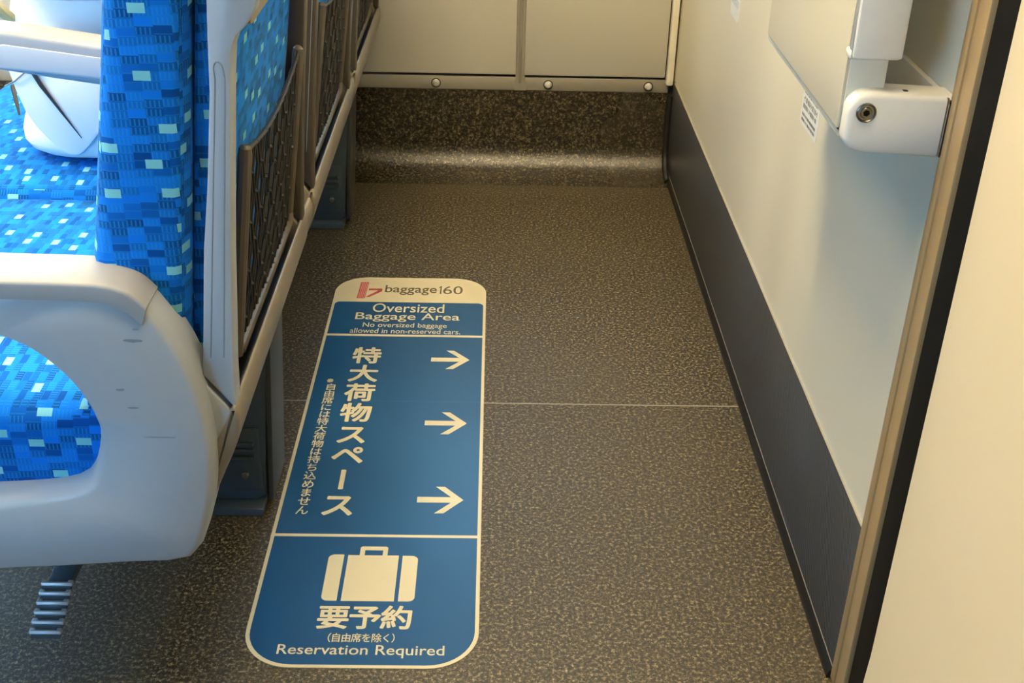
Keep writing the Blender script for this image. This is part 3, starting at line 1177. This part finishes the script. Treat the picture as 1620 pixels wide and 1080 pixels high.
for x, z, L_, h in ((-.326, .458, .012, .0022), (-.322, .470, .004, .001), (-.315, .352, .020, .0009), (-.345, .405, .005, .0018), (-.335, .385, .006, .0012)):
    bm = B()
    m_ = 12
    add_prism(bm, [(x + L_ * math.cos(2 * math.pi * k / m_) * rs.uniform(.7, 1), z + h * math.sin(2 * math.pi * k / m_) * rs.uniform(.6, 1)) for k in range(m_)], 'y', YA0 - .0003, YA0 + .001)
    obj('scuff_mark', bm, 'scuff', arm, smooth=0)
# foot pedal under the aisle side
bm = B()
add_box(bm, -.508, -.480, 1.066, 1.30, .060, .070, .002)
add_prism(bm, [(1.004, .046), (1.060, .072), (1.060, .066), (1.004, .040)], 'x', -.5095, -.4775)
ped = obj('pedal', bm, 'steelblue', seat)
for k in range(6):
    y = 1.006 + k * .0105
    z = .0475 + k * .0049
    bm = B()
    add_tube(bm, [(-.5105, y, z), (-.5095, y, z + .0008), (-.4780, y, z + .0008), (-.4770, y, z)], [.0020, .0026, .0026, .0020], 6)
    for x in (-.5085, -.4785):
        add_box(bm, x - .003, x + .003, y - .0015, y + .005, z - .002, z + .003, .001)
    obj('tread_rib', bm, 'chrome', ped)
ORG = Vector((0, 0, 0))

# middle armrest between first and second seat
ORG = Vector((SX, Y0 + PITCH_Y, 0))
bm = B()
side = [(-.655, .556), (-.645, .585), (-.625, .5965), (-.50, .580), (-.30, .556), (-.30, .505), (-.50, .528), (-.625, .5455), (-.645, .548)]
add_prism(bm, catmull(side, 3, True), 'y', 1.478, 1.530, .006, 3)
ma = obj('armrest', bm, 'dimmedplastic', seat2, smooth=50)
bm = B()
inl = rounded([(-.6305, .549), (-.622, .580), (-.35, .5465), (-.35, .5235)], [.004, .012, .004, .004])
add_prism(bm, inl, 'y', 1.4765, 1.480, .0012)
obj('side_inlay', bm, 'plastic', ma)
ORG = Vector((0, 0, 0))

# ------------------------------------------------------------------ white bag on the middle seat
ORG = Vector((-.60, 1.70, .375))
bag = thing('bag', 'white leather bag lying on the middle seat behind its armrest', 'bag', ORG)


def lump(levels, name, mat, parent, pw=2.6, n=28):
    """closed soft body from stacked rings: (cx, cy, z, rx, ry)"""
    bm = B()
    rings = []
    for cx, cy_, z, rx, ry in levels:
        ring = []
        for k in range(n):
            a = 2 * math.pi * k / n
            c, s = math.cos(a), math.sin(a)
            q = (abs(c) ** pw + abs(s) ** pw) ** (-1 / pw)
            ring.append(bm.verts.new((cx + rx * c * q, cy_ + ry * s * q, z)))
        rings.append(ring)
    for a, b in zip(rings, rings[1:]):
        for k in range(n):
            bm.faces.new([a[k], a[(k + 1) % n], b[(k + 1) % n], b[k]])
    bm.faces.new(list(reversed(rings[0])))
    bm.faces.new(rings[-1])
    bmesh.ops.recalc_face_normals(bm, faces=bm.faces)
    return obj(name, bm, mat, parent, smooth=60, sub=1)


ZB = .372
body = lump([(-.575, 1.700, ZB, .050, .060), (-.580, 1.700, ZB + .003, .090, .085), (-.582, 1.702, ZB + .020, .108, .100), (-.580, 1.706, ZB + .048, .104, .098), (-.572, 1.712, ZB + .075, .100, .092),
             (-.570, 1.716, ZB + .110, .106, .092), (-.572, 1.718, ZB + .150, .112, .095), (-.575, 1.720, ZB + .190, .113, .095), (-.575, 1.725, ZB + .230, .100, .085), (-.572, 1.73, ZB + .262, .070, .06), (-.57, 1.73, ZB + .268, .03, .03)], 'body', 'bag', bag)
# folded top lying over toward the armrest
lump([(-.560, 1.660, ZB + .232, .040, .050), (-.555, 1.655, ZB + .237, .085, .085), (-.553, 1.655, ZB + .250, .100, .100), (-.550, 1.66, ZB + .268, .098, .100), (-.548, 1.67, ZB + .286, .080, .085), (-.548, 1.68, ZB + .292, .04, .04)], 'folded_top', 'bag', bag)
# pointed front flap
bm = B()
fl_ = [(-.668, .545), (-.648, .450), (-.615, .402), (-.590, .3865), (-.567, .402), (-.530, .450), (-.505, .500), (-.50, .545)]
fl_ = catmull(fl_, 3)
add_prism(bm, fl_, 'y', 1.597, 1.608, .004)
obj('front_flap', bm, 'bag', bag)
bm = B()
add_tube(bm, [(-.632, 1.594, .520), (-.618, 1.5935, .490), (-.598, 1.594, .455), (-.575, 1.595, .415)], [.0026, .0030, .0018, .0005], 6)
add_tube(bm, [(-.638, 1.594, .520), (-.614, 1.5935, .512)], .003, 6)
obj('zip', bm, 'zip', bag)
bm = B()
add_tube(bm, [(-.675, 1.612, .482), (-.652, 1.594, .496), (-.628, 1.593, .515)], .0012, 5)
obj('fold_seam', bm, 'scuff', bag)
bm = B()
pts = catmull([(-.665, 1.66, .560), (-.680, 1.64, .595), (-.672, 1.65, .66), (-.65, 1.67, .70), (-.60, 1.69, .70), (-.565, 1.70, .655)], 4)
add_tube(bm, pts, .008, 8)
obj('strap', bm, 'bagtrim', bag)
bm = B()
add_tube(bm, [(-.682, 1.655, .470), (-.675, 1.640, .452), (-.668, 1.625, .437)], [.0035, .003, .0015], 6)
obj('buckle', bm, 'zip', bag)
ORG = Vector((0, 0, 0))
